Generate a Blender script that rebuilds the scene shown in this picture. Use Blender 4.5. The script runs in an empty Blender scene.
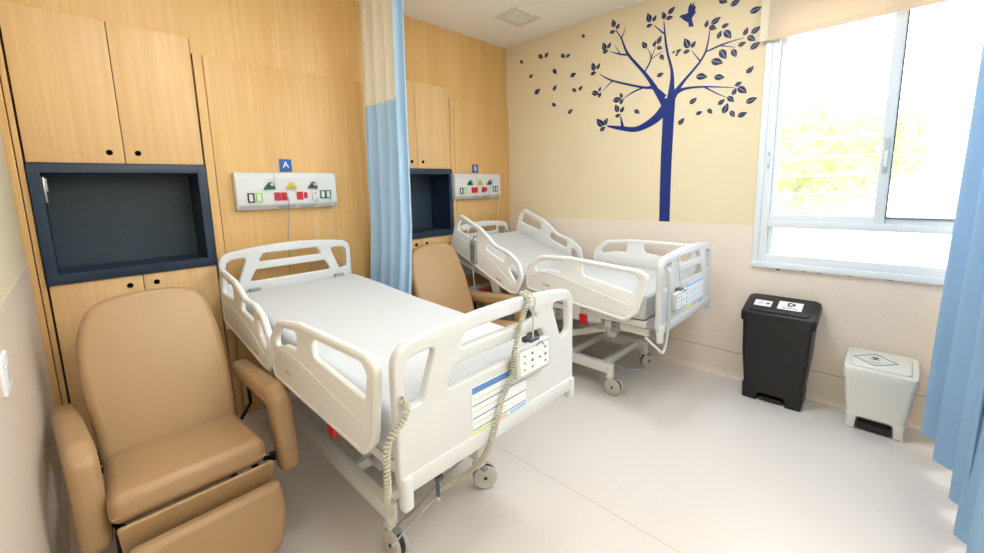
import bpy, bmesh, math, random
from mathutils import Vector, Matrix
random.seed(7)
sc = bpy.context.scene
C = sc.collection
# ------------------------------------------------------------------ camera
cd = bpy.data.cameras.new('camera'); cam = bpy.data.objects.new('camera', cd); C.objects.link(cam)
cd.sensor_width = 36.0; cd.lens = 409.163 / 984 * 36.0
cd.shift_x = 6.62 / 984; cd.shift_y = -28.82 / 984; cd.clip_start = 0.02
Rt, Up, Fw = Vector((0.70592789, -0.70781407, -0.02578852)), Vector((0.12188097, 0.08552828, 0.98885284)), Vector((0.69771831, 0.70120193, -0.14664586))
M = Matrix((Rt, Up, -Fw)).transposed().to_4x4(); M.translation = Vector((-3.653, -3.243, 1.6))
cam.matrix_world = M
sc.camera = cam
# ------------------------------------------------------------------ world, lights, exposure
W = bpy.data.worlds.new('world'); sc.world = W; W.use_nodes = True
bg = W.node_tree.nodes['Background']; bg.inputs[0].default_value = (0.86, 0.93, 1.0, 1); bg.inputs[1].default_value = 4.2
def area(name, loc, size, power, col=(.80, .92, 1.06), rot=(0, 0, 0)):
    l = bpy.data.lights.new(name, 'AREA'); l.shape = 'SQUARE'; l.size = size; l.energy = power; l.color = col
    o = bpy.data.objects.new(name, l); C.objects.link(o); o.location = loc; o.rotation_euler = rot; return o
FILL_LAMPS = [(-3.1, -1.25, 7), (-1.45, -2.15, 23), (-2.95, -4.2, 6), (-1.15, -4.2, 10)]  # added unseen lamps that brighten the room evenly
for x, y, p_ in FILL_LAMPS:
    area('fill_panel_light', (x, y, 3.10), 0.58, p_)
area('fill_uplight', (-2.0, -4.55, 2.25), 1.0, 88, rot=(math.pi, 0, 0))  # added fill light behind the camera, aimed up at the ceiling
sc.view_settings.view_transform = 'Standard'; sc.view_settings.look = 'None'
sc.view_settings.gamma = 1; sc.view_settings.use_curve_mapping = False
sc.view_settings.exposure = 0.38
# ------------------------------------------------------------------ materials
def lin(c):
    return tuple(((v / 255) / 12.92 if v / 255 <= .04045 else ((v / 255 + .055) / 1.055) ** 2.4) for v in c) + (1,)
def mat(name, col, rough=.5, metal=0, spec=.5, noise=0, nscale=20, bump=0, bscale=60, trans=0, alpha=None, coat=0):
    m = bpy.data.materials.new(name); m.use_nodes = True; nt = m.node_tree; b = nt.nodes['Principled BSDF']
    b.inputs['Base Color'].default_value = lin(col); b.inputs['Roughness'].default_value = rough
    b.inputs['Metallic'].default_value = metal; b.inputs['Specular IOR Level'].default_value = spec
    b.inputs['Coat Weight'].default_value = coat
    tc = nt.nodes.new('ShaderNodeTexCoord')
    if noise:
        n = nt.nodes.new('ShaderNodeTexNoise'); n.inputs['Scale'].default_value = nscale; n.inputs['Detail'].default_value = 4
        nt.links.new(tc.outputs['Object'], n.inputs['Vector'])
        mx = nt.nodes.new('ShaderNodeMix'); mx.data_type = 'RGBA'
        mx.inputs['A'].default_value = lin(tuple(max(0, v * (1 - noise)) for v in col)); mx.inputs['B'].default_value = lin(tuple(min(255, v * (1 + noise)) for v in col))
        nt.links.new(n.outputs['Fac'], mx.inputs['Factor']); nt.links.new(mx.outputs['Result'], b.inputs['Base Color'])
    if bump:
        n2 = nt.nodes.new('ShaderNodeTexNoise'); n2.inputs['Scale'].default_value = bscale; n2.inputs['Detail'].default_value = 3
        nt.links.new(tc.outputs['Object'], n2.inputs['Vector'])
        bp = nt.nodes.new('ShaderNodeBump'); bp.inputs['Strength'].default_value = bump; bp.inputs['Distance'].default_value = .01
        nt.links.new(n2.outputs['Fac'], bp.inputs['Height']); nt.links.new(bp.outputs['Normal'], b.inputs['Normal'])
    if trans:
        t = nt.nodes.new('ShaderNodeBsdfTranslucent'); t.inputs[0].default_value = lin(col)
        ms = nt.nodes.new('ShaderNodeMixShader'); ms.inputs[0].default_value = trans
        out = nt.nodes['Material Output']
        nt.links.new(b.outputs[0], ms.inputs[1]); nt.links.new(t.outputs[0], ms.inputs[2]); nt.links.new(ms.outputs[0], out.inputs[0])
    return m
def wood(name, c1, c2, c3, rough=.42, sx=26):
    m = bpy.data.materials.new(name); m.use_nodes = True; nt = m.node_tree; b = nt.nodes['Principled BSDF']
    tc = nt.nodes.new('ShaderNodeTexCoord'); mp = nt.nodes.new('ShaderNodeMapping'); mp.inputs['Scale'].default_value = (sx, sx, .9)
    nt.links.new(tc.outputs['Object'], mp.inputs['Vector'])
    n = nt.nodes.new('ShaderNodeTexNoise'); n.inputs['Scale'].default_value = 1.6; n.inputs['Detail'].default_value = 7; n.inputs['Roughness'].default_value = .62; n.inputs['Distortion'].default_value = .25
    nt.links.new(mp.outputs[0], n.inputs['Vector'])
    mp2 = nt.nodes.new('ShaderNodeMapping'); mp2.inputs['Scale'].default_value = (3.2, 3.2, .25); nt.links.new(tc.outputs['Object'], mp2.inputs['Vector'])
    n2 = nt.nodes.new('ShaderNodeTexNoise'); n2.inputs['Scale'].default_value = 1.; n2.inputs['Detail'].default_value = 2; nt.links.new(mp2.outputs[0], n2.inputs['Vector'])
    ad = nt.nodes.new('ShaderNodeMath'); ad.operation = 'MULTIPLY_ADD'; ad.inputs[1].default_value = .55
    nt.links.new(n.outputs['Fac'], ad.inputs[0])
    m2 = nt.nodes.new('ShaderNodeMath'); m2.operation = 'MULTIPLY'; m2.inputs[1].default_value = .45; nt.links.new(n2.outputs['Fac'], m2.inputs[0]); nt.links.new(m2.outputs[0], ad.inputs[2])
    cr = nt.nodes.new('ShaderNodeValToRGB'); e = cr.color_ramp.elements
    e[0].position = .3; e[0].color = lin(c1); e[1].position = .72; e[1].color = lin(c3)
    x = cr.color_ramp.elements.new(.52); x.color = lin(c2)
    nt.links.new(ad.outputs[0], cr.inputs['Fac']); nt.links.new(cr.outputs[0], b.inputs['Base Color'])
    b.inputs['Roughness'].default_value = rough; b.inputs['Specular IOR Level'].default_value = .35
    return m
def mesh_fabric(name, col, alpha):
    m = mat(name, col, .9, trans=.35); nt = m.node_tree; out = nt.nodes['Material Output']
    src = out.inputs[0].links[0].from_socket
    tc = nt.nodes.new('ShaderNodeTexCoord'); w = nt.nodes.new('ShaderNodeTexWave'); w.wave_type = 'BANDS'; w.bands_direction = 'Z'; w.inputs['Scale'].default_value = 60
    w2 = nt.nodes.new('ShaderNodeTexWave'); w2.wave_type = 'BANDS'; w2.bands_direction = 'Y'; w2.inputs['Scale'].default_value = 60
    nt.links.new(tc.outputs['Object'], w.inputs['Vector']); nt.links.new(tc.outputs['Object'], w2.inputs['Vector'])
    mu = nt.nodes.new('ShaderNodeMath'); mu.operation = 'MULTIPLY'; nt.links.new(w.outputs['Fac'], mu.inputs[0]); nt.links.new(w2.outputs['Fac'], mu.inputs[1])
    mr = nt.nodes.new('ShaderNodeMath'); mr.operation = 'MULTIPLY'; mr.inputs[1].default_value = alpha; nt.links.new(mu.outputs[0], mr.inputs[0])
    tr = nt.nodes.new('ShaderNodeBsdfTransparent'); mx = nt.nodes.new('ShaderNodeMixShader')
    nt.links.new(mr.outputs[0], mx.inputs[0]); nt.links.new(src, mx.inputs[1]); nt.links.new(tr.outputs[0], mx.inputs[2]); nt.links.new(mx.outputs[0], out.inputs[0])
    return m
def glass(name, tint=(1, 1, 1, 1), gloss=.06):
    m = bpy.data.materials.new(name); m.use_nodes = True; nt = m.node_tree; out = nt.nodes['Material Output']
    nt.nodes.remove(nt.nodes['Principled BSDF'])
    t = nt.nodes.new('ShaderNodeBsdfTransparent'); t.inputs[0].default_value = tint
    g = nt.nodes.new('ShaderNodeBsdfGlossy'); g.inputs['Roughness'].default_value = .02
    mx = nt.nodes.new('ShaderNodeMixShader'); mx.inputs[0].default_value = gloss
    nt.links.new(t.outputs[0], mx.inputs[1]); nt.links.new(g.outputs[0], mx.inputs[2]); nt.links.new(mx.outputs[0], out.inputs[0])
    return m
def emis(name, col, s):
    m = bpy.data.materials.new(name); m.use_nodes = True; b = m.node_tree.nodes['Principled BSDF']
    b.inputs['Base Color'].default_value = col; b.inputs['Emission Color'].default_value = col; b.inputs['Emission Strength'].default_value = s
    return m
WOODP = wood('honey_oak_panel', (206, 160, 100), (219, 175, 114), (230, 190, 130))
WOODU = wood('honey_oak_upper_panel', (206, 160, 98), (220, 176, 112), (231, 191, 130))
WOODD = wood('pale_oak_door', (216, 172, 118), (227, 186, 132), (236, 199, 148))
HOLE = mat('black_hole', (10, 9, 9), .95, spec=.1)
DARK = mat('black_plastic', (13, 13, 14), .42, noise=.1, nscale=200)
GAP = mat('dark_gap', (58, 42, 26), .8)
NAVY = mat('navy_laminate', (34, 52, 74), .4, noise=.06, nscale=30)
NAVYIN = mat('slate_back_laminate', (46, 62, 76), .5, noise=.08, nscale=25)
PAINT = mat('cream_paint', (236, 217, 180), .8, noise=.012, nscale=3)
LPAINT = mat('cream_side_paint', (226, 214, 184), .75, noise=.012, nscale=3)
VINYL = mat('beige_wall_vinyl', (242, 225, 208), .55, noise=.02, nscale=60)
CEIL = mat('white_ceiling_paint', (250, 244, 232), .9)
WHITE = mat('white_moulded_plastic', (216, 216, 215), .32, coat=.15)
IVORY = mat('ivory_moulded_plastic', (242, 240, 236), .35, coat=.1)
FRAME = mat('white_enamel_metal', (224, 222, 214), .35)
SHEET = mat('white_bed_sheet', (207, 207, 207), .8, bump=.12, bscale=9)
LEATH = mat('tan_vinyl_upholstery', (180, 145, 104), .36, noise=.03, nscale=4, bump=.05, bscale=90)
BLACKM = mat('black_metal', (26, 25, 26), .35, metal=.4)
CHROME = mat('brushed_steel', (180, 180, 178), .3, metal=1)
GREY = mat('grey_plastic', (150, 152, 150), .5)
LGREY = mat('light_grey_plastic', (196, 197, 192), .5)
RUB = mat('dark_rubber', (40, 40, 42), .6)
WHEEL = mat('grey_wheel_cover', (198, 194, 184), .45)
RED = mat('red_plastic', (196, 22, 34), .4)
GREEN = mat('green_plastic', (18, 104, 66), .4)
LGREEN = mat('lime_green_plastic', (160, 205, 90), .5)
YEL = mat('yellow_plastic', (218, 196, 60), .45)
DGREY = mat('dark_grey_plastic', (84, 84, 90), .45)
BLUE = mat('blue_plate', (22, 92, 170), .4)
DECAL = mat('royal_blue_vinyl_decal', (8, 40, 118), .45)
LEAFM = mat('blue_leaf_decal', (20, 38, 88), .5)
CURT = mat('light_blue_curtain', (168, 204, 235), .8, trans=.25, noise=.02, nscale=8)
CURT_LIT = mat('light_blue_curtain_lit', (184, 218, 248), .8, trans=.12, noise=.02, nscale=8)  # same curtain cloth, paler because its lighting is put into the colour
CURTD = mat('blue_curtain_edge', (118, 160, 192), .8, trans=.2)
NET = mesh_fabric('cream_curtain_net', (252, 246, 232), .12)
TAPE = mat('paper_white', (240, 240, 238), .6)
INK = mat('black_ink', (30, 30, 32), .6)
PRB = mat('print_blue', (92, 138, 196), .6); PRLB = mat('print_light_blue', (168, 204, 238), .6); PRG = mat('print_lime', (222, 228, 146), .6); PRO = mat('print_orange', (246, 190, 152), .6)
BINW = mat('off_white_bin_plastic', (230, 227, 216), .4)
WFR = mat('white_window_aluminium', (236, 240, 242), .35)
BLIND = mat('cream_roller_blind', (244, 226, 202), .8, trans=.35)
GLASS = glass('window_glass')
CORD = mat('beige_cord', (200, 194, 176), .55)
GCORD = mat('grey_cord', (150, 150, 148), .55)
# floor: speckled vinyl with faint weld lines
FLOOR = mat('beige_speckled_vinyl_floor', (222, 212, 204), .3, noise=.035, nscale=140, spec=.4, bump=.01, bscale=4)
# ------------------------------------------------------------------ builders
def rootloc(p):
    v = Vector((0, 0, 0))
    while p is not None: v = v + p.location; p = p.parent
    return v
class MB:
    def __init__(s): s.bm = bmesh.new()
    def add(s, b2, mtx=None):
        if mtx is not None: b2.transform(mtx)
        me = bpy.data.meshes.new('t'); b2.to_mesh(me); b2.free(); s.bm.from_mesh(me); bpy.data.meshes.remove(me); return s
    def box(s, x0, x1, y0, y1, z0, z1, bev=0, seg=2, rot=None):
        b = bmesh.new(); c = Vector(((x0 + x1) / 2, (y0 + y1) / 2, (z0 + z1) / 2))
        bmesh.ops.create_cube(b, size=1); bmesh.ops.scale(b, vec=(abs(x1 - x0), abs(y1 - y0), abs(z1 - z0)), verts=b.verts)
        if bev: bmesh.ops.bevel(b, geom=b.edges[:], offset=bev, segments=seg, profile=.5, affect='EDGES')
        m = Matrix.Translation(c)
        if rot is not None: m = m @ rot
        return s.add(b, m)
    def cyl(s, p0, p1, r, r2=None, n=20, bev=0):
        p0, p1 = Vector(p0), Vector(p1); d = p1 - p0; b = bmesh.new()
        bmesh.ops.create_cone(b, cap_ends=True, segments=n, radius1=r, radius2=r if r2 is None else r2, depth=d.length)
        if bev:
            ed = [e for e in b.edges if abs(e.verts[0].co.z - e.verts[1].co.z) < 1e-6]
            bmesh.ops.bevel(b, geom=ed, offset=bev, segments=3, profile=.5, affect='EDGES')
        return s.add(b, Matrix.Translation((p0 + p1) / 2) @ d.to_track_quat('Z', 'Y').to_matrix().to_4x4())
    def tube(s, pts, r, closed=False, n=8, smooth=0):
        pts = [Vector(p) for p in pts]
        if smooth: pts = catmull(pts, smooth, closed)
        N = len(pts); rings = []; b = bmesh.new(); up = None
        for i in range(N):
            if closed: t = pts[(i + 1) % N] - pts[i - 1]
            else: t = pts[min(i + 1, N - 1)] - pts[max(i - 1, 0)]
            if t.length < 1e-9: t = Vector((0, 0, 1))
            t.normalize()
            if up is None: up = Vector((0, 0, 1)) if abs(t.z) < .9 else Vector((1, 0, 0))
            up = (up - t * up.dot(t)); up.normalize(); sd = t.cross(up)
            rr = r[i] if isinstance(r, (list, tuple)) else r
            rings.append([b.verts.new(pts[i] + (up * math.cos(a) + sd * math.sin(a)) * rr) for a in [2 * math.pi * k / n for k in range(n)]])
        for i in range(N if closed else N - 1):
            A, B = rings[i], rings[(i + 1) % N]
            for k in range(n): b.faces.new((A[k], A[(k + 1) % n], B[(k + 1) % n], B[k]))
        if not closed: b.faces.new(rings[0][::-1]); b.faces.new(rings[-1])
        bmesh.ops.recalc_face_normals(b, faces=b.faces[:])
        return s.add(b)
    def bar(s, p0, p1, w, h, bev=.004):
        p0, p1 = Vector(p0), Vector(p1); d = p1 - p0; b = bmesh.new()
        bmesh.ops.create_cube(b, size=1); bmesh.ops.scale(b, vec=(w, d.length, h), verts=b.verts)
        if bev: bmesh.ops.bevel(b, geom=b.edges[:], offset=bev, segments=2, profile=.5, affect='EDGES')
        y = d.normalized(); x = y.cross(Vector((0, 0, 1)))
        if x.length < 1e-4: x = Vector((1, 0, 0))
        x.normalize(); z = x.cross(y)
        m = Matrix((x, y, z)).transposed().to_4x4(); m.translation = (p0 + p1) / 2
        return s.add(b, m)
    def plate(s, loops, th, origin, ax, ay, bev=0, seg=2):
        """2D loops (first outer, rest holes) extruded by th around the plane origin + a*ax + b*ay."""
        cu = bpy.data.curves.new('c', 'CURVE'); cu.dimensions = '2D'; cu.fill_mode = 'BOTH'; cu.extrude = th / 2 - bev
        cu.bevel_depth = bev; cu.bevel_resolution = seg; cu.offset = -bev
        for i, lp in enumerate(loops):
            a = sum(lp[k][0] * lp[(k + 1) % len(lp)][1] - lp[(k + 1) % len(lp)][0] * lp[k][1] for k in range(len(lp)))
            pts = list(lp)
            if (a > 0) == (i == 0): pts = pts[::-1]
            sp = cu.splines.new('POLY'); sp.points.add(len(pts) - 1); sp.use_cyclic_u = True
            for k, q in enumerate(pts): sp.points[k].co = (q[0], q[1], 0, 1)
        ob = bpy.data.objects.new('c', cu); C.objects.link(ob); dg = bpy.context.evaluated_depsgraph_get()
        me = bpy.data.meshes.new_from_object(ob.evaluated_get(dg)); bpy.data.objects.remove(ob); bpy.data.curves.remove(cu)
        ax, ay = Vector(ax).normalized(), Vector(ay).normalized(); az = ax.cross(ay)
        m = Matrix((ax, ay, az)).transposed().to_4x4(); m.translation = Vector(origin)
        b = bmesh.new(); b.from_mesh(me); bpy.data.meshes.remove(me)
        bmesh.ops.remove_doubles(b, verts=b.verts[:], dist=1e-5)
        return s.add(b, m)
    def text(s, txt, size, th, origin, ax, ay):
        cu = bpy.data.curves.new('t', 'FONT'); cu.body = txt; cu.size = size; cu.extrude = th / 2; cu.align_x = 'CENTER'; cu.align_y = 'CENTER'; cu.resolution_u = 3
        ob = bpy.data.objects.new('t', cu); C.objects.link(ob); dg = bpy.context.evaluated_depsgraph_get()
        me = bpy.data.meshes.new_from_object(ob.evaluated_get(dg)); bpy.data.objects.remove(ob); bpy.data.curves.remove(cu)
        ax, ay = Vector(ax).normalized(), Vector(ay).normalized(); az = ax.cross(ay)
        m = Matrix((ax, ay, az)).transposed().to_4x4(); m.translation = Vector(origin)
        b = bmesh.new(); b.from_mesh(me); bpy.data.meshes.remove(me)
        return s.add(b, m)
    def quad(s, *pts):
        vs = [s.bm.verts.new(p) for p in pts]; s.bm.faces.new(vs); return s
    def build(s, name, m, parent=None, loc=None, angle=35, lab=None):
        base = rootloc(parent) if parent else (Vector(loc) if loc else Vector((0, 0, 0)))
        s.bm.transform(Matrix.Translation(-base))
        me = bpy.data.meshes.new(name); s.bm.to_mesh(me); s.bm.free()
        o = bpy.data.objects.new(name, me); C.objects.link(o)
        if parent: o.parent = parent
        elif loc: o.location = loc
        me.materials.append(m)
        for p in me.polygons: p.use_smooth = True
        me.set_sharp_from_angle(angle=math.radians(angle))
        if lab: o['label'] = lab
        return o
def catmull(P, n, closed=False):
    out = []; N = len(P); rng = range(N if closed else N - 1)
    for i in rng:
        if closed: a, b, c, d = P[i - 1], P[i], P[(i + 1) % N], P[(i + 2) % N]
        else: a, b, c, d = P[max(i - 1, 0)], P[i], P[i + 1], P[min(i + 2, N - 1)]
        for k in range(n):
            t = k / n
            out.append(.5 * ((2 * b) + (-a + c) * t + (2 * a - 5 * b + 4 * c - d) * t * t + (-a + 3 * b - 3 * c + d) * t ** 3))
    if not closed: out.append(P[-1])
    return out
def rnd(pts, r, seg=5):
    """round the corners of a 2D polygon; r a number or one per corner"""
    out = []; N = len(pts)
    for i in range(N):
        p = Vector(pts[i]); a = Vector(pts[i - 1]); c = Vector(pts[(i + 1) % N]); rr = r[i] if isinstance(r, (list, tuple)) else r
        u = a - p; v = c - p; lu, lv = u.length, v.length; u.normalize(); v.normalize()
        d = max(-1, min(1, u.dot(v))); an = math.acos(d)
        if rr <= 0 or an > 3.1: out.append((p.x, p.y)); continue
        t = min(rr / math.tan(an / 2), lu * .48, lv * .48)
        s0 = p + u * t; s1 = p + v * t
        for k in range(seg + 1):
            f = k / seg; q = s0 * (1 - f) ** 2 + p * 2 * f * (1 - f) + s1 * f * f; out.append((q.x, q.y))
    return out
def inset(poly, d):
    N = len(poly); a = sum(poly[k][0] * poly[(k + 1) % N][1] - poly[(k + 1) % N][0] * poly[k][1] for k in range(N)); sg = 1 if a > 0 else -1
    out = []
    for i in range(N):
        p = Vector(poly[i]); t = (Vector(poly[(i + 1) % N]) - Vector(poly[i - 1]))
        if t.length < 1e-9: continue
        t.normalize(); out.append((p.x - t.y * d * sg, p.y + t.x * d * sg))
    return out
def thing(name, label, cat, loc=(0, 0, 0), group=None):
    o = bpy.data.objects.new(name, None); o.empty_display_size = .1; C.objects.link(o); o.location = loc
    o['label'] = label; o['category'] = cat
    if group: o['group'] = group
    return o
def tag(o, label, cat, group=None):
    o['label'] = label; o['category'] = cat
    if group: o['group'] = group
    return o
def struct(name, mb, m, loc=None):
    o = mb.build(name, m, None, loc); o['kind'] = 'structure'; return o
XL, YB, H = -3.868, -4.9, 3.14
X, Y, Z = (1, 0, 0), (0, 1, 0), (0, 0, 1)
# ------------------------------------------------------------------ room shell
ZD = 1.254
struct('floor', MB().box(XL - .15, .15, YB - .15, .2, -.1, 0), FLOOR)
struct('trim_9', MB().box(-1.972, -1.967, YB, -.5, -.001, .0006), mat('floor_weld_line', (206, 190, 174), .5))
struct('ceiling', MB().box(XL - .15, .15, YB - .15, .2, H, H + .1), CEIL)
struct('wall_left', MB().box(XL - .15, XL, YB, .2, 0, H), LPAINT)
struct('wall_back', MB().box(XL - .15, .15, YB - .15, YB, 0, H), PAINT)
WY0, WY1, WZ0, WZ1 = -2.53, -4.40, .985, 2.80
wb = MB().box(0, .15, WY0, .2, 0, H).box(0, .15, YB, WY1, 0, H).box(0, .15, WY1, WY0, 0, WZ0).box(0, .15, WY1, WY0, WZ1, H)
struct('wall_right', wb, PAINT)
struct('wall_headboard', MB().box(XL, 0, .02, .2, 2.487, H).box(-2.96, -1.76, .02, .2, 0, 2.487).box(-.84, 0, .02, .2, 0, 2.487)
       .box(XL - .1, .1, .37, .42, 0, 2.6), WOODU)
# vinyl wall protection with a welded seam, proud of the paint
struct('trim_1', MB().box(-.004, .001, WY0, -.0, .22, ZD).box(-.004, .001, YB, WY0, .22, WZ0 - .03).box(-.004, .001, YB, WY1, WZ0 - .03, ZD), VINYL)
VINYL_SHADED = mat('beige_wall_vinyl_shaded', (224, 208, 192), .55, noise=.02, nscale=60)  # same vinyl, darkened so the left wall's shade sits in the colour
struct('trim_2', MB().box(XL - .001, XL + .004, YB, 0, .22, ZD), VINYL_SHADED)
struct('trim_3', MB().box(XL, 0, YB, YB + .004, 0, ZD), VINYL)
SKV = mat('beige_skirting_vinyl', (240, 225, 208), .5, noise=.02, nscale=60)
struct('trim_11', MB().box(-.0046, -.002, YB, -.0, .2155, .2195), mat('wall_seam_line', (164, 144, 126), .7))
def skirting(name, mb): struct(name, mb, SKV)
sk = MB().box(-.0035, .001, YB, 0, .0, .215)
sk.plate([[(0, 0), (-.028, 0), (-.026, .004), (-.012, .012), (-.005, .03), (-.0035, .05), (0, .05)]], abs(YB), (0, YB / 2, 0), X, Z)
skirting('baseboard_right', sk)
sk = MB().box(XL - .001, XL + .0035, YB, 0, 0, .215)
sk.plate([[(0, 0), (.028, 0), (.026, .004), (.012, .012), (.005, .03), (.0035, .05), (0, .05)]], abs(YB), (XL, YB / 2, 0), X, Z)
skirting('baseboard_left', sk)
# flush oak panels behind the beds (the ledge at 2.487 m) and the filler strip at the left
struct('trim_4', MB().box(-3.006, -2.956, .0, .035, 0, 2.487, .002).box(-2.952, -1.715, -.0, .035, .0, 2.487, .002), WOODP)
struct('trim_5', MB().box(-.883, -.837, .0, .035, 0, 2.487, .002).box(-.833, 0, -.0, .035, .0, 2.487, .002), WOODP)
struct('trim_6', MB().box(XL, -3.838, -.004, .36, .0, 2.487, .002).box(-3.834, -3.812, .0, .36, .0, 2.487, .002), WOODP)
struct('baseboard_headboard', MB().box(-2.952, -1.768, -.012, 0, 0, .07, .003).box(-.833, -.03, -.012, 0, 0, .07, .003), WOODP)
GROUND = mat('pale_outdoor_ground', (205, 200, 188), .9, noise=.05, nscale=2)
struct('floor_1', MB().box(.15, 14, -14, 8, -.3, -.2), GROUND)
# ------------------------------------------------------------------ window
FX = .03
wf = MB()
def wbox(y0, y1, z0, z1, x0=.0, x1=.06, bev=.004): wf.box(x0, x1, y0, y1, z0, z1, bev)
wbox(-2.53, -2.575, .985, 2.80, -.015, .10); wbox(-2.575, -2.605, 1.02, 2.8, .02, .07)
wbox(-4.36, -4.40, .985, 2.80, -.015, .10)
wbox(-2.53, -4.4, .985, 1.045, -.005, .10)
wbox(-2.56, -4.4, 1.25, 1.30, -.01, .08); wbox(-2.57, -4.4, 1.30, 1.345, .01, .07)
wbox(-3.146, -3.20, 1.30, 2.8, -.008, .06); wbox(-2.53, -4.4, 2.74, 2.80, .0, .1)
wbox(-4.32, -4.36, 1.3, 2.8, .01, .06)
struct('window_1', wf, WFR)
fr = struct('trim_7', MB().box(-.022, .0, -2.49, -2.53, .955, 2.84, .003).box(-.022, .0, -4.40, -4.44, .955, 2.84, .003).box(-.03, .0, -2.49, -4.44, .945, .987, .004), WFR)
struct('window_2', MB().box(.036, .040, -2.60, -3.15, 1.34, 2.75).box(.046, .050, -2.575, -4.36, 1.04, 1.25), GLASS)
struct('window_3', MB().box(.026, .030, -3.20, -4.33, 1.335, 2.75), GLASS)
struct('trim_8', MB().box(-.010, .032, -3.200, -3.206, 1.335, 2.75).box(-.002, .032, -3.2, -4.33, 1.333, 1.339), mat('dark_window_gasket', (90, 96, 98), .6))
struct('trim_10', MB().box(-.0065, -.003, -2.652, -2.672, .928, .940, .002).box(-.006, -.003, -2.80, -2.83, .938, .943).box(-.006, -.003, -2.89, -2.91, .936, .942).box(-.006, -.003, -3.05, -3.08, .938, .942).box(-.006, -.003, -3.24, -3.27, .938, .942), mat('wall_stain_grey', (110, 96, 86), .9))
h = thing('window_handle', 'small white latch handle on the vertical window post', 'handle', (-.02, -3.17, 1.72))
MB().box(-.018, -.008, -3.160, -3.186, 1.62, 1.84, .003).build('back_plate', LGREY, h)
MB().box(-.038, -.016, -3.166, -3.180, 1.66, 1.76, .004).build('lever', WFR, h)
h = thing('window_handle', 'small white latch on the left window jamb', 'handle', (-.02, -2.56, 1.72))
MB().box(-.020, -.015, -2.548, -2.562, 1.68, 1.80, .001).build('back_plate', LGREY, h)
MB().box(-.028, -.018, -2.551, -2.559, 1.71, 1.77, .002).build('lever', WFR, h)
# roller blind
bl = thing('roller_blind', 'cream roller blind drawn part way down over the window', 'blind', (-.06, -3.4, 2.57))
MB().box(-.052, -.049, -2.50, -4.5, 2.60, 3.05).build('blind_fabric', BLIND, bl)
MB().box(-.060, -.042, -2.50, -4.5, 2.566, 2.602, .006).build('bottom_bar', BLIND, bl)
MB().box(-.11, -.004, -2.44, -4.54, 3.02, 3.13, .01).build('head_box', BLIND, bl)
MB().box(-.052, -.049, -2.452, -2.50, 2.574, 3.05).build('side_guide', mat('cream_blind_guide', (236, 222, 196), .7), bl)
# ------------------------------------------------------------------ outside: louvres, wall and trees
LOUV = mat('white_louvre_metal', (244, 244, 242), .5)
lv = thing('louvre_screen', 'pale horizontal louvre screen outside the left window pane', 'louvre screen', (.9, -2.2, -.2))
for k in range(16):
    z = 1.0 + k * .155
    MB().box(.875, .925, -3.15, -1.2, z, z + .006, .002, rot=Matrix.Rotation(.25, 4, 'Y')).build('slat', LOUV, lv)
for y in (-3.16, -1.2): MB().box(.88, .92, y - .012, y + .012, -.2, 3.4, .004).build('post', LOUV, lv)
LEAFG = mat('pale_green_foliage', (192, 202, 142), .7, trans=.4, noise=.12, nscale=3)
BARK = mat('tree_bark', (200, 188, 172), .9, noise=.2, nscale=12)
def tree(x, y, hgt, rad, lab, seed):
    t = thing('garden_tree', lab, 'tree', (x, y, -.2)); rg = random.Random(seed); m = MB()
    for k in range(700):
        a = rg.uniform(0, 6.283); u = rg.uniform(-1, 1); r = rad * rg.uniform(.35, 1) ; q = math.sqrt(1 - u * u)
        c = Vector((x + r * q * math.cos(a), y + r * q * math.sin(a), hgt + r * u * 1.0))
        d1 = Vector((rg.uniform(-1, 1), rg.uniform(-1, 1), rg.uniform(-1, 1))).normalized(); d2 = d1.orthogonal().normalized()
        l = .13
        m.quad(c - d1 * l, c + d2 * l * .5, c + d1 * l, c - d2 * l * .5)
    m.build('foliage', LEAFG, t)
    b = MB().tube([(x, y, -.2), (x + .05, y, hgt * .5), (x, y + .05, hgt)], [.12, .09, .05], n=10)
    for k in range(5): b.tube([(x, y, hgt * .55), (x + math.cos(k * 1.3) * rad * .4, y + math.sin(k * 1.3) * rad * .4, hgt), (x + math.cos(k * 1.3) * rad * .75, y + math.sin(k * 1.3) * rad * .75, hgt + rad * .4)], [.05, .03, .012], n=6)
    b.build('trunk', BARK, t)
tree(7.0, -1.75, 2.0, 1.35, 'pale green leafy tree behind the louvres, the nearer bushy one', 1)
tree(10.2, -2.6, 2.3, 1.2, 'pale green leafy tree behind the louvres, farther to the left', 2)
# ------------------------------------------------------------------ added out-of-view fill light fixtures, ceiling vent
FILL_GLOW = emis('fill_panel_glow', (.93, .97, 1, 1), 3.0)  # glowing face of the added fill panels
for (x, y, _), lab in zip(FILL_LAMPS, ('above the near recliner', 'in the middle of the room', 'behind the camera at the left wall', 'behind the camera near the window')):
    t = thing('fill_panel', 'added out-of-view square fill light panel ' + lab, 'ceiling light', (x, y, H), 'added fill light panels')
    MB().plate([[(-.32, -.32), (.32, -.32), (.32, .32), (-.32, .32)], [(-.295, -.295), (.295, -.295), (.295, .295), (-.295, .295)]], .03, (x, y, H - .015), X, Y).build('fill_frame', WHITE, t)
    MB().box(x - .294, x + .294, y - .294, y + .294, H - .016, H - .008).build('diffuser', FILL_GLOW, t)
t = thing('fill_uplight_tray', 'added unseen white tray for the fill light behind the camera', 'wall light', (-2.0, -4.55, 2.15))  # added holder for the upward fill light, out of view
MB().box(-2.56, -1.44, -4.89, -3.99, 2.15, 2.18, .004).build('tray', WHITE, t)
MB().plate([[(-.56, -.35), (.56, -.35), (.56, .56), (-.56, .56)], [(-.53, -.32), (.53, -.32), (.53, .53), (-.53, .53)]], .06, (-2.0, -4.55, 2.21), X, Y, .004).build('rim', WHITE, t)
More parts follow.
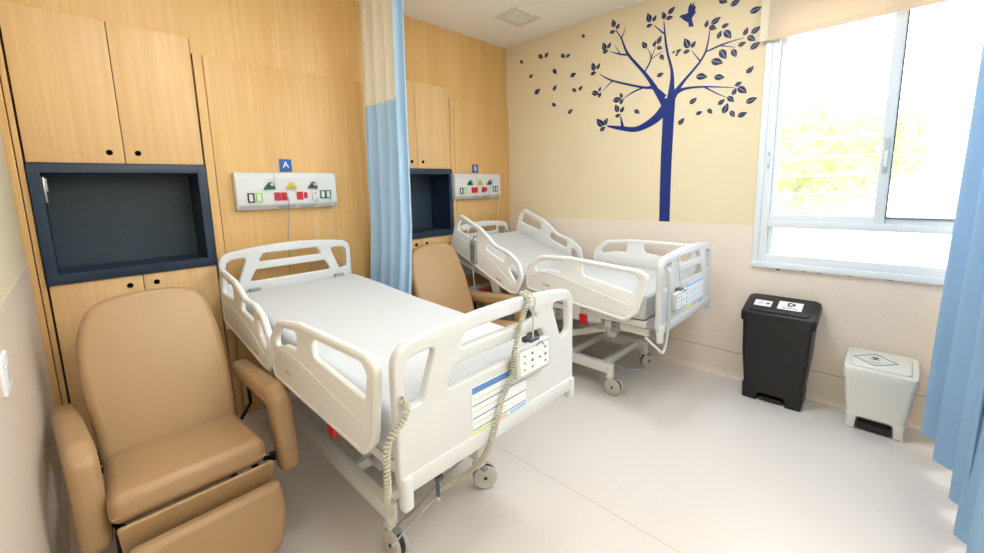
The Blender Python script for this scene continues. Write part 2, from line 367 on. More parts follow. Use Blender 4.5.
v = thing('ceiling_vent', 'square white air vent set in the ceiling near the corner', 'vent', (-.555, -.63, H))
vx, vy = -.555, -.635
MB().plate([[(-.17, -.135), (.17, -.135), (.17, .135), (-.17, .135)], [(-.13, -.095), (.13, -.095), (.13, .095), (-.13, .095)]], .012, (vx, vy, H - .006), X, Y, .002).build('vent_frame', mat('vent_white', (224, 214, 198), .7), v)
MB().box(vx - .128, vx + .128, vy - .093, vy + .093, H - .007, H - .002).build('vent_panel', mat('vent_panel_grey', (236, 228, 214), .7), v)
VS = MB()
for k in range(9): VS.box(vx - .126, vx + .126, vy - .088 + k * .022 - .004, vy - .088 + k * .022 + .004, H - .011, H - .006)
VS.build('louvres', mat('vent_white_slats', (236, 228, 214), .6), v)
# mural coordinates on the tree wall (y, z)
LEAVES= [(-0.9647,3.0233,-0.9984,2.9911),(-1.3023,2.9994,-1.2838,3.0707),(-1.3197,2.9763,-1.3521,3.0186),(-1.2561,2.9656,-1.3115,2.9656),(-1.2176,2.8212,-1.1897,2.8963),(-1.2371,2.8336,-1.2708,2.8779),(-1.1891,2.809,-1.2462,2.8144),(-1.1077,2.6664,-1.0788,2.7431),(-1.1305,2.6734,-1.1615,2.7211),(-1.0639,2.6418,-1.124,2.6493),(-1.0803,2.4717,-1.1593,2.4462),(-1.1567,2.4684,-1.1742,2.5085),(-1.153,2.4137,-1.1796,2.4565),(-1.3012,2.3603,-1.3867,2.3657),(-1.3928,2.3723,-1.3707,2.4178),(-1.3709,2.3205,-1.4036,2.361),(-1.3555,2.2497,-1.328,2.3232),(-1.3791,2.2445,-1.4116,2.2933),(-1.3261,2.215,-1.3816,2.2268),(-1.6312,2.9509,-1.6062,3.0271),(-1.6535,2.9481,-1.6814,2.9914),(-1.5983,2.9219,-1.6505,2.9283),(-1.7534,2.9384,-1.7369,3.0004),(-1.7786,2.9713,-1.8324,3.0115),(-1.764,2.9388,-1.8199,2.9394),(-1.6059,2.7482,-1.5657,2.8076),(-1.6662,2.7423,-1.683,2.7902),(-1.6988,2.7569,-1.7293,2.8179),(-1.6942,2.7338,-1.7423,2.7118),(-1.7258,2.6674,-1.7566,2.6188),(-1.8298,2.65,-1.8427,2.6741),(-1.8558,2.6507,-1.896,2.6714),(-1.8516,2.6264,-1.8749,2.6446),(-1.9549,2.6638,-1.918,2.7455),(-1.9731,2.661,-2.0037,2.7057),(-1.9126,2.6391,-1.9657,2.6431),(-2.0729,2.7871,-2.0859,2.8372),(-2.1124,2.7998,-2.1771,2.8344),(-2.0977,2.7866,-2.1512,2.7563),(-2.1857,2.7562,-2.2379,2.7695),(-2.1642,2.6809,-2.1853,2.7346),(-2.2078,2.7301,-2.2554,2.6621),(-2.3409,2.6582,-2.3628,2.7093),(-2.3863,2.6598,-2.4434,2.6946),(-2.3637,2.6478,-2.4154,2.6046),(-2.3051,2.5944,-2.3577,2.6087),(-2.3859,2.5521,-2.4486,2.5873),(-2.2686,2.5802,-2.298,2.5178),(-2.1851,2.5971,-2.2309,2.5205),(-2.126,2.5314,-2.21,2.4937),(-2.0194,2.4364,-2.1038,2.4131),(-2.1524,2.4051,-2.2263,2.3842),(-2.3722,2.3848,-2.4166,2.4274),(-2.3011,2.3084,-2.3457,2.3313),(-2.3219,2.2983,-2.3818,2.244),(-2.2902,2.2439,-2.3106,2.2941),(-2.255,2.2403,-2.3017,2.1944),(-2.1913,2.189,-2.2379,2.2238),(-2.2316,2.1163,-2.2607,2.1896),(-2.3803,2.1742,-2.4509,2.2),(-1.9794,2.2283,-2.0339,2.267),(-2.2816,2.1319,-2.311,2.0797),(-2.3314,2.0802,-2.3929,2.1033),(-2.0316,2.1391,-2.0799,2.1525),(-2.119,2.1686,-2.1526,2.1273),(-1.5115,2.2483,-1.5606,2.2115),(-2.1585,2.9613,-2.2163,2.925),(-2.2398,2.892,-2.3034,2.9201),(-2.3693,2.8083,-2.4433,2.8241),(-1.7026,2.4975,-1.7606,2.5104),(-0.186,2.9613,-0.2327,2.9251),(-0.4432,2.9622,-0.4973,2.9168),(-0.5241,2.9189,-0.5668,2.958),(-0.7259,2.9008,-0.7757,2.8577),(-0.7855,2.8594,-0.8341,2.8795),(-0.3117,2.7583,-0.369,2.7811),(-0.6291,2.7817,-0.6703,2.7245),(-0.8353,2.6676,-0.9024,2.6855),(-0.3838,2.5775,-0.4624,2.615),(-0.6287,2.5689,-0.6703,2.6188),(-0.8602,2.5441,-0.9085,2.5118),(-0.9322,2.5195,-0.9788,2.5502),(-0.6127,2.4429,-0.665,2.41),(-0.8075,2.3153,-0.8663,2.3474),(-1.2007,2.142,-1.1377,2.2192),(-1.2093,2.1487,-1.2512,2.212),(-1.1706,2.1069,-1.2313,2.1308),(-1.8986,2.0729,-1.943,2.1208)]
STROKES= [[(-1.8068,2.2002,0.0272),(-1.6891,2.406,0.0207),(-1.5992,2.5395,0.0136),(-1.4392,2.7374,0.0102),(-1.3697,2.8916,0.0062),(-1.3156,2.9701,0.0031)],[(-1.3698,2.8861,0.0063),(-1.3955,2.9304,0.0031),(-1.4087,2.9721,0.001)],[(-1.4394,2.7319,0.0081),(-1.3626,2.7553,0.0063),(-1.266,2.8003,0.0021)],[(-1.3626,2.7553,0.0052),(-1.3122,2.8415,0.001)],[(-1.5931,2.5498,0.0058),(-1.6436,2.637,0.0057),(-1.6418,2.6903,0.0038),(-1.6116,2.7468,0.001)],[(-1.6433,2.6459,0.0047),(-1.6866,2.7408,0.0014)],[(-1.6433,2.6459,0.0038),(-1.743,2.6927,0.0009)],[(-1.7754,2.3112,0.0219),(-1.6796,2.4077,0.0151),(-1.5834,2.4286,0.0097),(-1.293,2.5405,0.0076),(-1.1585,2.6286,0.0022)],[(-1.293,2.5405,0.0054),(-1.1951,2.4695,0.0011)],[(-1.5835,2.425,0.0069),(-1.4949,2.4039,0.0061),(-1.4036,2.3629,0.0021)],[(-1.8267,2.2852,0.0323),(-1.8308,2.4927,0.0124),(-1.7891,2.6561,0.009),(-1.7672,2.7638,0.0081),(-1.7469,2.9217,0.0027)],[(-1.7505,2.8276,0.0063),(-1.6619,2.92,0.0019)],[(-1.8385,2.3008,0.0302),(-1.9127,2.3998,0.0129),(-2.0005,2.4916,0.0091),(-2.0542,2.5539,0.0072),(-2.0897,2.6344,0.0063),(-2.1061,2.7733,0.0023)],[(-2.0416,2.5485,0.0049),(-1.9775,2.637,0.0017)],[(-2.0834,2.6038,0.0048),(-2.1745,2.6264,0.0069),(-2.2624,2.6388,0.0036),(-2.3404,2.6418,0.0014)],[(-2.1744,2.6296,0.0046),(-2.2868,2.5897,0.0014)],[(-1.8289,2.3199,0.0303),(-1.9317,2.3538,0.0111),(-2.0883,2.3423,0.0064),(-2.2959,2.2983,0.0014)],[(-2.0884,2.339,0.0056),(-2.1775,2.2775,0.0038),(-2.2479,2.2334,0.0015)],[(-1.8195,2.2692,0.0448),(-1.7081,2.1483,0.0362),(-1.5426,2.0799,0.0232),(-1.3831,2.1055,0.0184),(-1.2483,2.1402,0.0064)],[(-1.4032,2.1143,0.0142),(-1.3806,2.2097,0.0041)],[(-1.8182,2.303,0.0464),(-1.813,2.0832,0.047),(-1.8089,1.7358,0.046),(-1.8127,1.2608,0.045)]]
BIRD= [(-1.87,2.9248),(-1.8898,2.9338),(-1.915,2.9297),(-1.9347,2.9336),(-1.9378,2.973),(-1.956,3.0043),(-1.9668,2.9802),(-1.9771,3.0009),(-1.9835,2.9671),(-1.9948,2.9669),(-1.9883,2.9338),(-1.9968,2.9233),(-1.9771,2.8971),(-1.9663,2.8841),(-1.9797,2.84),(-1.984,2.8162),(-1.9641,2.8249),(-1.9477,2.8245),(-1.9429,2.8583),(-1.9087,2.8843),(-1.8876,2.9083)]
# ------------------------------------------------------------------ built-in cabinets
def cabinet(x0, xm, x1, lab):
    g = .005; ZT, N1, N0 = 2.579, 1.787, 1.127
    t = thing('wall_cabinet', lab, 'cabinet', ((x0 + x1) / 2, .18, 0), 'oak cabinets beside the beds')
    MB().box(x0, x0 + .018, .012, .35, .0, ZT - .002).box(x1 - .018, x1, .012, .35, .0, ZT - .002).box(x0, x1, .012, .35, ZT - .02, ZT - .002) \
        .box(x0, x1, .012, .35, N1 + .002, N1 + .02).box(x0, x1, .012, .35, N0 - .02, N0 - .002).box(x0, x1, .335, .352, 0, ZT - .002).box(x0, x1, .012, .35, .0, .09).build('carcass', GAP, t)
    for (a, b, hx) in ((x0 + .006, xm - .002, xm - .065), (xm + .002, x1 - .006, xm + .062)):
        for (z0, z1, hz) in ((N1 + .004, ZT, 1.853), (.10, N0 - .004, 1.066)):
            d = MB().box(a, b, -.004, .014, z0, z1, .0015).build('door', WOODD, t)
            MB().cyl((hx, -.0075, hz), (hx, .0, hz), .0155, n=24, bev=.002).build('finger_pull', HOLE, d)
    # niche box
    fw = .048; i0, i1, k0, k1 = x0 + fw, x1 - fw, N0 + .055, N1 - .05
    MB().plate([[(x0 + .002, N0), (x1 - .002, N0), (x1 - .002, N1), (x0 + .002, N1)], [(i0, k0), (i1, k0), (i1, k1), (i0, k1)]], .03, (0, -.002, 0), X, Z, .001) \
        .build('niche_frame', NAVY, t)
    MB().box(i0 - .01, i0, .0, .30, k0 - .01, k1 + .01).box(i1, i1 + .01, .0, .30, k0 - .01, k1 + .01).box(i0, i1, .0, .30, k0 - .01, k0).box(i0, i1, .0, .30, k1, k1 + .01) \
        .build('niche_lining', NAVY, t)
    MB().box(i0 - .01, i1 + .01, .295, .305, k0 - .01, k1 + .01).build('niche_back', NAVYIN, t)
    return t, i0, k1
ca, i0, k1 = cabinet(-3.808, -3.405, -3.012, 'oak wall cabinet with navy niche behind the near tan recliner at the left')
MB().box(i0 + .0, i0 + .012, .03, .05, k1 - .16, k1 - .02, .003).cyl((i0 + .014, .04, k1 - .10), (i0 + .014, .04, k1 - .03), .007, n=10).build('hinge', CHROME, ca)
cabinet(-1.71, -1.303, -.888, 'oak wall cabinet with navy niche between the blue curtain and the mural bed')

# ------------------------------------------------------------------ medical supply units
def supply(x0, x1, lab, left_dark):
    t = thing('medical_supply_panel', lab, 'medical gas panel', ((x0 + x1) / 2, 0, 1.48), 'bedside supply panels')
    z0, z1 = 1.48, 1.742; w = x1 - x0
    prof = rnd([(0, z0), (-.035, z0), (-.07, z0 + .035), (-.07, z1 - .04), (-.045, z1), (0, z1)], [0, .006, .012, .012, .012, 0], 3)
    MB().plate([prof], w - .01, ((x0 + x1) / 2, 0, 0), Y, Z, .0).box(x0, x0 + .006, -.066, 0, z0 + .006, z1 - .006, .003).box(x1 - .006, x1, -.066, 0, z0 + .006, z1 - .006, .003).build('housing', WHITE, t)
    f = -.0705; U = lambda u: x0 + u * w; V = lambda v: z0 + v * (z1 - z0)
    for u, m_ in ((.31, GREEN), (.52, YEL), (.74, DGREY)):
        o = MB().cyl((U(u), f, V(.66)), (U(u), f - .028, V(.66)), .021, n=20, bev=.003).plate([rnd([(-.046, -.026), (.040, -.026), (.026, .010), (-.020, .008)], .006)], .012, (U(u) - .004, f - .006, V(.645)), X, Z, .002).build('gas_outlet', m_, t)
        MB().cyl((U(u) + .003, f - .026, V(.67)), (U(u) + .003, f - .036, V(.67)), .011, n=16, bev=.002).build('outlet_cap', LGREY, o)
    def sock(u, v, wd, hg, m_, frame=True, name='socket'):
        out = [(-wd / 2, -hg / 2), (wd / 2, -hg / 2), (wd / 2, hg / 2), (-wd / 2, hg / 2)]
        o = MB().plate([rnd(out, .003)] + ([[(q[0] * .62, q[1] * .74) for q in out]] if frame else []), .008, (U(u), f - .002, V(v)), X, Z).build(name, m_, t)
        if frame: MB().plate([[(q[0] * .6, q[1] * .72) for q in out]], .004, (U(u), f - .001, V(v)), X, Z).build('socket_face', WHITE, o)
        else:
            mb = MB()
            for dx in (-.005, .005): mb.cyl((U(u) + dx, f - .0055, V(v)), (U(u) + dx, f - .0075, V(v)), .0022, n=8)
            mb.build('pin_hole', INK, o)
    sock(.125, .33, .042, .066, INK); sock(.20, .33, .042, .066, LGREEN)
    sock(.37, .345, .044, .058, RED, False); sock(.435, .345, .040, .058, RED, False)
    sock(.592, .35, .044, .060, RED, False); sock(.653, .36, .024, .044, RED, False)
    sock(.84, .37, .042, .062, GREEN); sock(.90, .37, .042, .062, GREEN)
    sw = MB().box(U(.72), U(.79), f - .012, f + .002, V(.22), V(.5), .004).build('nurse_call', WHITE, t)
    MB().cyl((U(.752), f - .011, V(.41)), (U(.752), f - .015, V(.41)), .006, n=12).build('call_button', RED, sw)
    for a, b in ((.385, .545), (.60, .75)): MB().box(U(a), U(b), -.062, -.05, V(.045), V(.10), .002, rot=None).build('label_strip', GREY, t)
    MB().box(U(.0) + .01, U(1.) - .01, f - .0012, f + .001, V(.82), V(.825)).box(U(0) + .01, U(1) - .01, f - .0012, f + .001, V(.155), V(.16)).build('seam_line', LGREY, t)
    return U, V
UA, VA = supply(-2.866, -2.156, 'white medical supply panel above the head of the near bed', True)
UB, VB = supply(-.907, -.228, 'white medical supply panel above the head of the bed by the mural', False)
def plate_sign(x, ch, lab):
    t = thing('bed_sign', lab, 'sign', (x, 0, 1.755))
    MB().plate([rnd([(-.043, -.045), (.043, -.045), (.043, .045), (-.043, .045)], .004)], .005, (x, -.003, 1.797), X, Z, .001).build('plate', BLUE, t)
    MB().text(ch, .066, .002, (x, -.0068, 1.800), X, Z).build('letter', TAPE, t)
plate_sign(-2.503, 'A', 'small blue sign with white letter A above near supply panel')
plate_sign(-.553, 'B', 'small blue sign with white letter B above the supply panel beside mural wall')
def wallcord(pts, m_, lab, r=.003):
    pts = [Vector(p) for p in pts]
    return tag(MB().tube(pts, r, n=6, smooth=6).build('cable', m_, None, tuple(pts[-1])), lab, 'cable')
def flow(x, z, lab):
    t = thing('oxygen_tube', lab, 'tube', (x, -.10, z))
    MB().tube([(x, -.11, z), (x - .004, -.115, z + .05), (x + .002, -.10, z + .11), (x + .006, -.09, z + .17)], .0035, n=8, smooth=5).build('tube', LGREY, t)
flow(UA(.34), 1.645, 'thin clear tube standing up from green outlet of near supply panel')
flow(UB(.40), 1.645, 'thin clear tube standing up from green outlet of far supply panel')
wallcord([(UA(.435), -.08, 1.57), (UA(.45), -.115, 1.56), (UA(.455), -.10, 1.48), (UA(.445), -.075, 1.35), (UA(.437), -.05, 1.20), (UA(.437), -.04, 1.0)], GCORD, 'grey power cable hanging from a red socket behind the near bed headboard', .0032)
wallcord([(UA(.77), -.08, 1.555), (UA(.775), -.105, 1.50), (UA(.745), -.085, 1.38), (UA(.735), -.06, 1.24), (UA(.76), -.05, 1.19), (UA(.78), -.05, 1.10)], CORD, 'white call cable hanging from button block above the near bed')
wallcord([(UA(.915), -.08, 1.56), (UA(.92), -.10, 1.49), (UA(.915), -.08, 1.38), (UA(.89), -.06, 1.22), (UA(.88), -.04, 1.0)], CORD, 'white cable hanging from right end of the near supply panel')
wallcord([(UB(.70), -.08, 1.55), (UB(.70), -.105, 1.49), (UB(.705), -.085, 1.38), (UB(.66), -.06, 1.25), (UB(.67), -.05, 1.10)], CORD, 'white cable hanging left of another above the bed by the mural')
wallcord([(UB(.92), -.08, 1.56), (UB(.92), -.10, 1.49), (UB(.925), -.08, 1.38), (UB(.92), -.06, 1.22), (UB(.92), -.04, 1.1)], CORD, 'white cable hanging from right end of the far supply panel')

# ------------------------------------------------------------------ mural
mu = thing('tree_wall_decal', 'royal blue tree decal with curved branches and loose leaves on the cream wall', 'wall decal', (0, -1.81, 1.262))
tr = MB()
def strip(pts, x, m_):
    P = [Vector((a, b, w)) for a, b, w in pts]
    P = catmull(P, 5) if len(P) > 2 else P
    L, R = [], []
    for i, p in enumerate(P):
        t = (P[min(i + 1, len(P) - 1)] - P[max(i - 1, 0)]); t = Vector((t.x, t.y)).normalized(); n = Vector((-t.y, t.x)); q = Vector((p.x, p.y))
        L.append(q + n * max(p.z, .0015)); R.append(q - n * max(p.z, .0015))
    return [(v.x, v.y) for v in L] + [(v.x, v.y) for v in R[::-1]]
for i, s_ in enumerate(STROKES):
    tr.plate([strip(s_, 0, tr)], .0016 + .0001 * i, (-.0012, 0, 0), Y, Z)
MBtr = tr.build('trunk_and_branches', DECAL, mu)
for a, b, c_, d in LEAVES:
    p, q = Vector((a, b)), Vector((c_, d)); ax = (q - p); l = ax.length; ax.normalize(); n = Vector((-ax.y, ax.x)); w_ = l * .27
    mb = MB()
    for sg in (-1, 1):
        poly = []
        for k in range(9):
            f = k / 8; poly.append(p + ax * l * f + n * sg * (l * .022 + w_ * math.sin(math.pi * f ** .8)))
        for k in range(8, -1, -1):
            f = k / 8; poly.append(p + ax * l * f + n * sg * (l * .018 * (1 if f < .8 else 0)))
        mb.plate([[(v.x, v.y) for v in poly]], .0014, (-.0012 - .0004, 0, 0), Y, Z)
    mb.build('leaf', LEAFM, mu)
tag(MB().plate([BIRD], .0016, (-.0012, 0, 0), Y, Z).build('bird_wall_decal', DECAL, None, (0, BIRD[0][0], BIRD[0][1])), 'small royal blue bird silhouette decal flying above the tree', 'wall decal')

# ------------------------------------------------------------------ curtains
def curtain_sheet(path, waves, amp, zs, u0=0, u1=1, n=160, hemvar=0, th=.0025, phase=0, lean=0, bow=0):
    """path(u)->(x,y), folds perpendicular; zs list of heights"""
    b = MB(); rows = []
    for z in zs:
        row = []
        for i in range(n + 1):
            u = u0 + (u1 - u0) * i / n; x, y = path(u); x2, y2 = path(min(1, u + .001)); x1, y1 = path(max(0, u - .001))
            t = Vector((x2 - x1, y2 - y1)).normalized(); nn = Vector((-t.y, t.x)); f = (z - .1) / 3.0
            ph = waves * 2 * math.pi * u + phase + .5 * math.sin(5 * u + 1) + .25 * math.sin(3 * z)
            a = amp * (math.sin(ph) + .10 * math.sin(2.1 * ph + 1 + z)) * (1 + .15 * math.sin(9 * u)) * (1 - .35 * f)
            sh = .012 * math.sin(ph * .5 + z * 2) * (1 - f)
            zz = z + (hemvar * math.sin(u * 7) if z == zs[0] else 0)
            row.append((x + nn.x * a + t.x * sh - bow * max(0, 1 - z / 1.1), y + nn.y * a + t.y * sh - lean * (z - 1.2), zz))
        rows.append(row)
    bm = b.bm; V_ = [[bm.verts.new(p) for p in r] for r in rows]
    for j in range(len(rows) - 1):
        for i in range(n): bm.faces.new((V_[j][i], V_[j][i + 1], V_[j + 1][i + 1], V_[j + 1][i]))
    bmesh.ops.recalc_face_normals(bm, faces=bm.faces[:])
    bmesh.ops.solidify(bm, geom=bm.faces[:], thickness=th)
    return b
pathM = lambda u: (-1.858, -.022 - .60 * u)
ct = thing('privacy_curtain', 'light blue curtain with cream net top hanging between the two beds', 'curtain', (-1.885, -.33, .15))
curtain_sheet(pathM, 4.5, .034, [.15, .5, .9, 1.3, 1.7, 2.27], lean=.032, bow=.12).build('blue_panel', CURT_LIT, ct, angle=80)
curtain_sheet(pathM, 4.5, .034, [2.27, 2.6, 2.9, 3.09], 0.0, .86, lean=.032, bow=.12).build('net_panel', NET, ct, angle=80)
curtain_sheet(pathM, 4.5, .034, [2.27, 2.6, 2.9, 3.09], .86, 1, n=40, lean=.032, bow=.12).build('side_border', CURT_LIT, ct, angle=80)
tag(MB().box(-1.85, -1.83, -2.3, -.01, 3.115, 3.139, .003).build('curtain_track', WFR, None, (-1.885, -1.15, 3.12)), 'white ceiling track above the curtain between the beds', 'curtain track')
pathR = lambda u: (-.16 - 1.35 * u, -3.525 - .08 * u - .03 * math.sin(u * 3))
cr_ = thing('privacy_curtain', 'light blue curtain hanging beside the window and white bin at right edge', 'curtain', (-.8, -3.55, .1))
curtain_sheet(pathR, 4.8, .066, [.10, .4, .8, 1.2, 1.6, 2.0, 2.4, 2.72], n=260, hemvar=.01, phase=1).build('blue_panel', CURT, cr_, angle=80)
curtain_sheet(pathR, 4.8, .066, [2.72, 2.9, 3.09], n=260, phase=1).build('net_panel', NET, cr_, angle=80)
sb = MB().plate([[(-1.15, .13), (-1.19, .11), (-1.27, 1.3), (-1.22, 1.3)]], .004, (0, -3.552, 0), X, Z)
sb.build('edge_strip', CURTD, cr_)
tag(MB().box(-2.4, -.12, -3.60, -3.58, 3.115, 3.139, .003).build('curtain_track', WFR, None, (-1.2, -3.56, 3.12)), 'white ceiling track above the curtain by the window', 'curtain track')

# ------------------------------------------------------------------ recliners
def recliner(lab):
    cx = -3.44
    t = thing('recliner_chair', lab, 'recliner', (cx, -1.05, 0), 'tan vinyl recliners')
    # backrest leans back 20 degrees
    a = math.radians(20); up = (0, math.sin(a), math.cos(a))
    prof = [(-.25, -.10)] + [(q.x, q.y) for q in catmull([Vector(p) for p in [(-.262, -.05), (-.275, .15), (-.292, .38), (-.283, .54), (-.245, .665), (-.165, .725), (0, .745), (.150, .728), (.222, .668), (.256, .54), (.272, .38), (.274, .15), (.262, -.05)]], 6)] + [(.25, -.10)]
    n_ = Vector(X).cross(Vector(up)).normalized()  # points to -y (front)
    o0 = Vector((cx, -.865, .44)) - n_ * .055
    bk = MB().plate([prof], .11, o0, X, up, .038, 5).build('backrest', LEATH, t, angle=60)
    MB().tube([o0 + Vector(X) * p[0] + Vector(up) * p[1] for p in inset(prof, .004)], .0035, closed=True, n=6).build('piping', LEATH, bk)
    # seat cushion
    st = MB().box(cx - .262, cx + .262, -1.365, -.865, .352, .470, .042, 5)
    for v in st.bm.verts:
        if v.co.z > .40: v.co.z += .012 * max(0, 1 - ((v.co.x - cx) / .27) ** 2)
        v.co.z += .13 * (-v.co.y - .88)
    sto = st.build('seat', LEATH, t, angle=60)
    MB().tube([(cx - .255, -1.361, .455), (cx + .255, -1.361, .455)], .0035, n=6).build('seam', LEATH, sto)
    # apron flap below the seat and footrest pad, folded down
    dv = Vector((0, -.30, -.95)).normalized()
    up2 = Vector((0, .22, .975)).normalized()
    MB().plate([rnd([(-.255, -.085), (.255, -.085), (.262, .045), (-.262, .045)], .012)], .016, (cx + .015, -1.375, .385), X, (0, -.25, .95), .006).build('apron_flap', LEATH, t)
    fo = rnd([(-.255, .0), (.255, .0), (.262, -.12), (.225, -.29), (-.225, -.29), (-.262, -.12)], [.03, .03, .08, .1, .1, .08], 6)
    fa = Vector((0, .20, .98)).normalized()
    ft = MB().plate([fo], .075, (cx + .025, -1.425, .355), X, fa, .03, 5).build('footrest', LEATH, t, angle=60)
    # arms
    for sx in (-1, 1):
        ax = cx + (.362 if sx > 0 else -.335)
        arm = rnd([(-.60, .555), (-.585, .64), (-1.20, .695), (-1.30, .655), (-1.345, .31), (-1.255, .295), (-1.205, .585), (-.75, .555)], [.03, .035, .05, .06, .03, .03, .05, .02], 6)
        mb = MB().plate([arm], .094, (ax, 0, 0), Y, Z, .036, 5)
        if sx < 0:
            for v in mb.bm.verts: v.co.x += .085 * (-v.co.y - .95); v.co.y += .05
        am = mb.build('armrest', LEATH, t, angle=60)
        MB().tube([(ax - sx * .0, -1.31, .30), (ax, -1.27, .33), (ax - sx * .06, -1.22, .345), (ax - sx * .08, -1.20, .34)], .010, n=10).build('arm_bracket', BLACKM, am)
        MB().tube([(ax, -.72, .57), (ax, -.74, .42), (ax - sx * .08, -.8, .36)], .010, n=10).build('arm_bracket', BLACKM, am)
    fr = MB()
    for sx in (-1, 1):
        x = cx + sx * .24
        fr.tube([(x, -.55, .03), (x, -1.20, .03)], .016, n=10).tube([(x, -.62, .03), (x, -.80, .33), (x, -1.30, .33)], .014, n=10).tube([(x, -1.12, .03), (x, -1.25, .33), (x, -1.42, .28)], .014, n=10)
        fr.tube([(x, -.86, .34), (x, -.815, .46)], .012, n=8)
    for y, z in ((-.57, .03), (-1.18, .03), (-.84, .33), (-1.28, .33)): fr.tube([(cx - .24, y, z), (cx + .24, y, z)], .014, n=10)
    fr.build('frame', BLACKM, t)
    for sx in (-1, 1):
        for y in (-.55, -1.19): MB().cyl((cx + sx * .24, y, 0), (cx + sx * .24, y, .022), .022, n=16, bev=.004).build('foot', RUB, t)
    MB().cyl((cx + .312, -1.20, .335), (cx + .345, -1.20, .335), .018, n=14, bev=.003).build('knob', DARK, t)
    return t
def dup(root, loc, label):
    r = root.copy(); C.objects.link(r); r.location = loc; r['label'] = label
    for ch in list(root.children):
        c = ch.copy(); C.objects.link(c); c.parent = r
        for g in list(ch.children):
            d = g.copy(); C.objects.link(d); d.parent = c
    return r
ra = recliner('tan vinyl recliner with padded arms at the left, in front of the near cabinet')
dup(ra, (-3.44 + 1.94, -.885, 0), 'tan vinyl recliner half hidden behind the near bed, beside the blue curtain')

# ------------------------------------------------------------------ beds
def rot2(p, piv, deg, sh=(0, 0)):
    if len(sh) > 2: p = (piv[0] + (p[0] - piv[0]) * sh[2], piv[1] + (p[1] - piv[1]) * sh[2])
    a = math.radians(deg); dy, dz = p[0] - piv[0], p[1] - piv[1]
    # y decreases towards the foot; positive tilt lifts the head end
    return (piv[0] + dy * math.cos(a) - dz * math.sin(a) + sh[0], piv[1] + dy * math.sin(a) + dz * math.cos(a) + sh[1])
def rail(x, loops, tilt, piv, sh, parent, out, name='side_rail'):
    L_ = [[rot2(p, piv, tilt, sh) for p in lp] for lp in loops]
    mb = MB().plate(L_, .026, (x, 0, 0), Y, Z, .009, 3)
    ins = inset(L_[0], .016)
    mb.tube([(x, p[0], p[1]) for p in ins], .0165, closed=True, n=12)
    o = mb.build(name, IVORY if out < 0 else IVORY, parent, angle=60)
    return o, lambda p: rot2(p, piv, tilt, sh)
HEADRAIL = [rnd([(-.14, .76), (-.15, 1.05), (-.20, 1.125), (-.50, 1.09), (-.60, 1.055), (-.69, 1.015), (-.86, 1.015), (-.99, .975), (-1.062, .87), (-1.045, .70), (-.98, .668), (-.88, .675)], [.04, .08, .05, .1, .08, .08, .1, .12, .1, .05, .05, .1], 6),
            rnd([(-.195, .965), (-.215, 1.075), (-.46, 1.050), (-.475, .965)], .025, 5),
            rnd([(-.60, .93), (-.62, 1.00), (-.83, .975), (-.84, .905)], .025, 5),
            rnd([(-.905, .86), (-.90, .945), (-.965, .915), (-1.015, .84), (-1.0, .79)], .025, 5)]
FOOTRAIL = [rnd([(-1.085, .675), (-1.075, .88), (-1.20, 1.0), (-1.48, 1.045), (-2.05, 1.07), (-2.125, 1.04), (-2.08, .76), (-1.99, .672)], [.05, .1, .12, .1, .04, .05, .1, .06], 5),
            rnd([(-1.17, .86), (-1.17, .91), (-1.26, .975), (-1.45, 1.0), (-1.44, .91), (-1.30, .90)], [.02, .03, .05, .03, .04, .05], 5),
            rnd([(-1.62, .93), (-1.60, 1.01), (-2.02, 1.03), (-2.055, 1.0), (-2.03, .90)], [.03, .03, .02, .03, .02], 5)]
RIDGE_H = [(-.18, .90), (-.45, .90), (-.72, .85), (-.97, .76)]
RIDGE_F = [(-1.12, .80), (-1.25, .865), (-1.45, .865), (-1.75, .83), (-2.02, .80)]
def board(cx, y, hw, z0, z1, sag, parent, name, m_):
    h = z1 - z0
    top = [(hw * k / 8, z1 + sag * (1 - (k / 8) ** 2)) for k in (8, 5.4, 3.6, 1.8, 0, -1.8, -3.6, -5.4, -8)]
    out = rnd([(-hw, z0), (hw, z0)] + top, [.012, .012, .085] + [.15] * 7 + [.085], 7)
    a = z1
    holes = [rnd([(-hw + .04, a - .045), (-hw + .165, a - .035), (-hw + .10, a - .21), (-hw + .035, a - .20)], [.045, .02, .03, .03], 5),
             rnd([(hw - .04, a - .045), (hw - .165, a - .035), (hw - .10, a - .21), (hw - .035, a - .20)], [.045, .02, .03, .03], 5),
             rnd([(-.225, a - .075), (-.185, a - .022), (.185, a - .022), (.225, a - .075)], .015, 4),
             rnd([(-.285, a - .205), (-.24, a - .128), (.24, a - .128), (.285, a - .205)], .015, 4)]
    b = MB().plate([[(p[0], p[1]) for p in out]] + holes, .036, (cx, y, 0), X, Z, .010, 3)
    return b
def coil(path, r, turns, wr, smooth=10):
    pts = catmull([Vector(p) for p in path], smooth); L_ = [0]
    for i in range(1, len(pts)): L_.append(L_[-1] + (pts[i] - pts[i - 1]).length)
    tot = L_[-1]; N = int(turns * 9); out = []; j = 0
    for k in range(N + 1):
        s = tot * k / N
        while j < len(pts) - 2 and L_[j + 1] < s: j += 1
        f = (s - L_[j]) / max(1e-9, L_[j + 1] - L_[j]); p = pts[j].lerp(pts[j + 1], f); t = (pts[j + 1] - pts[j]).normalized()
        u = t.orthogonal() if abs(t.y) > .9 else t.cross(Vector((0, 1, 0))); u.normalize(); v = t.cross(u); a = 2 * math.pi * k / 9
        out.append(p + (u * math.cos(a) + v * math.sin(a)) * r)
    return MB().tube(out, wr, n=5)
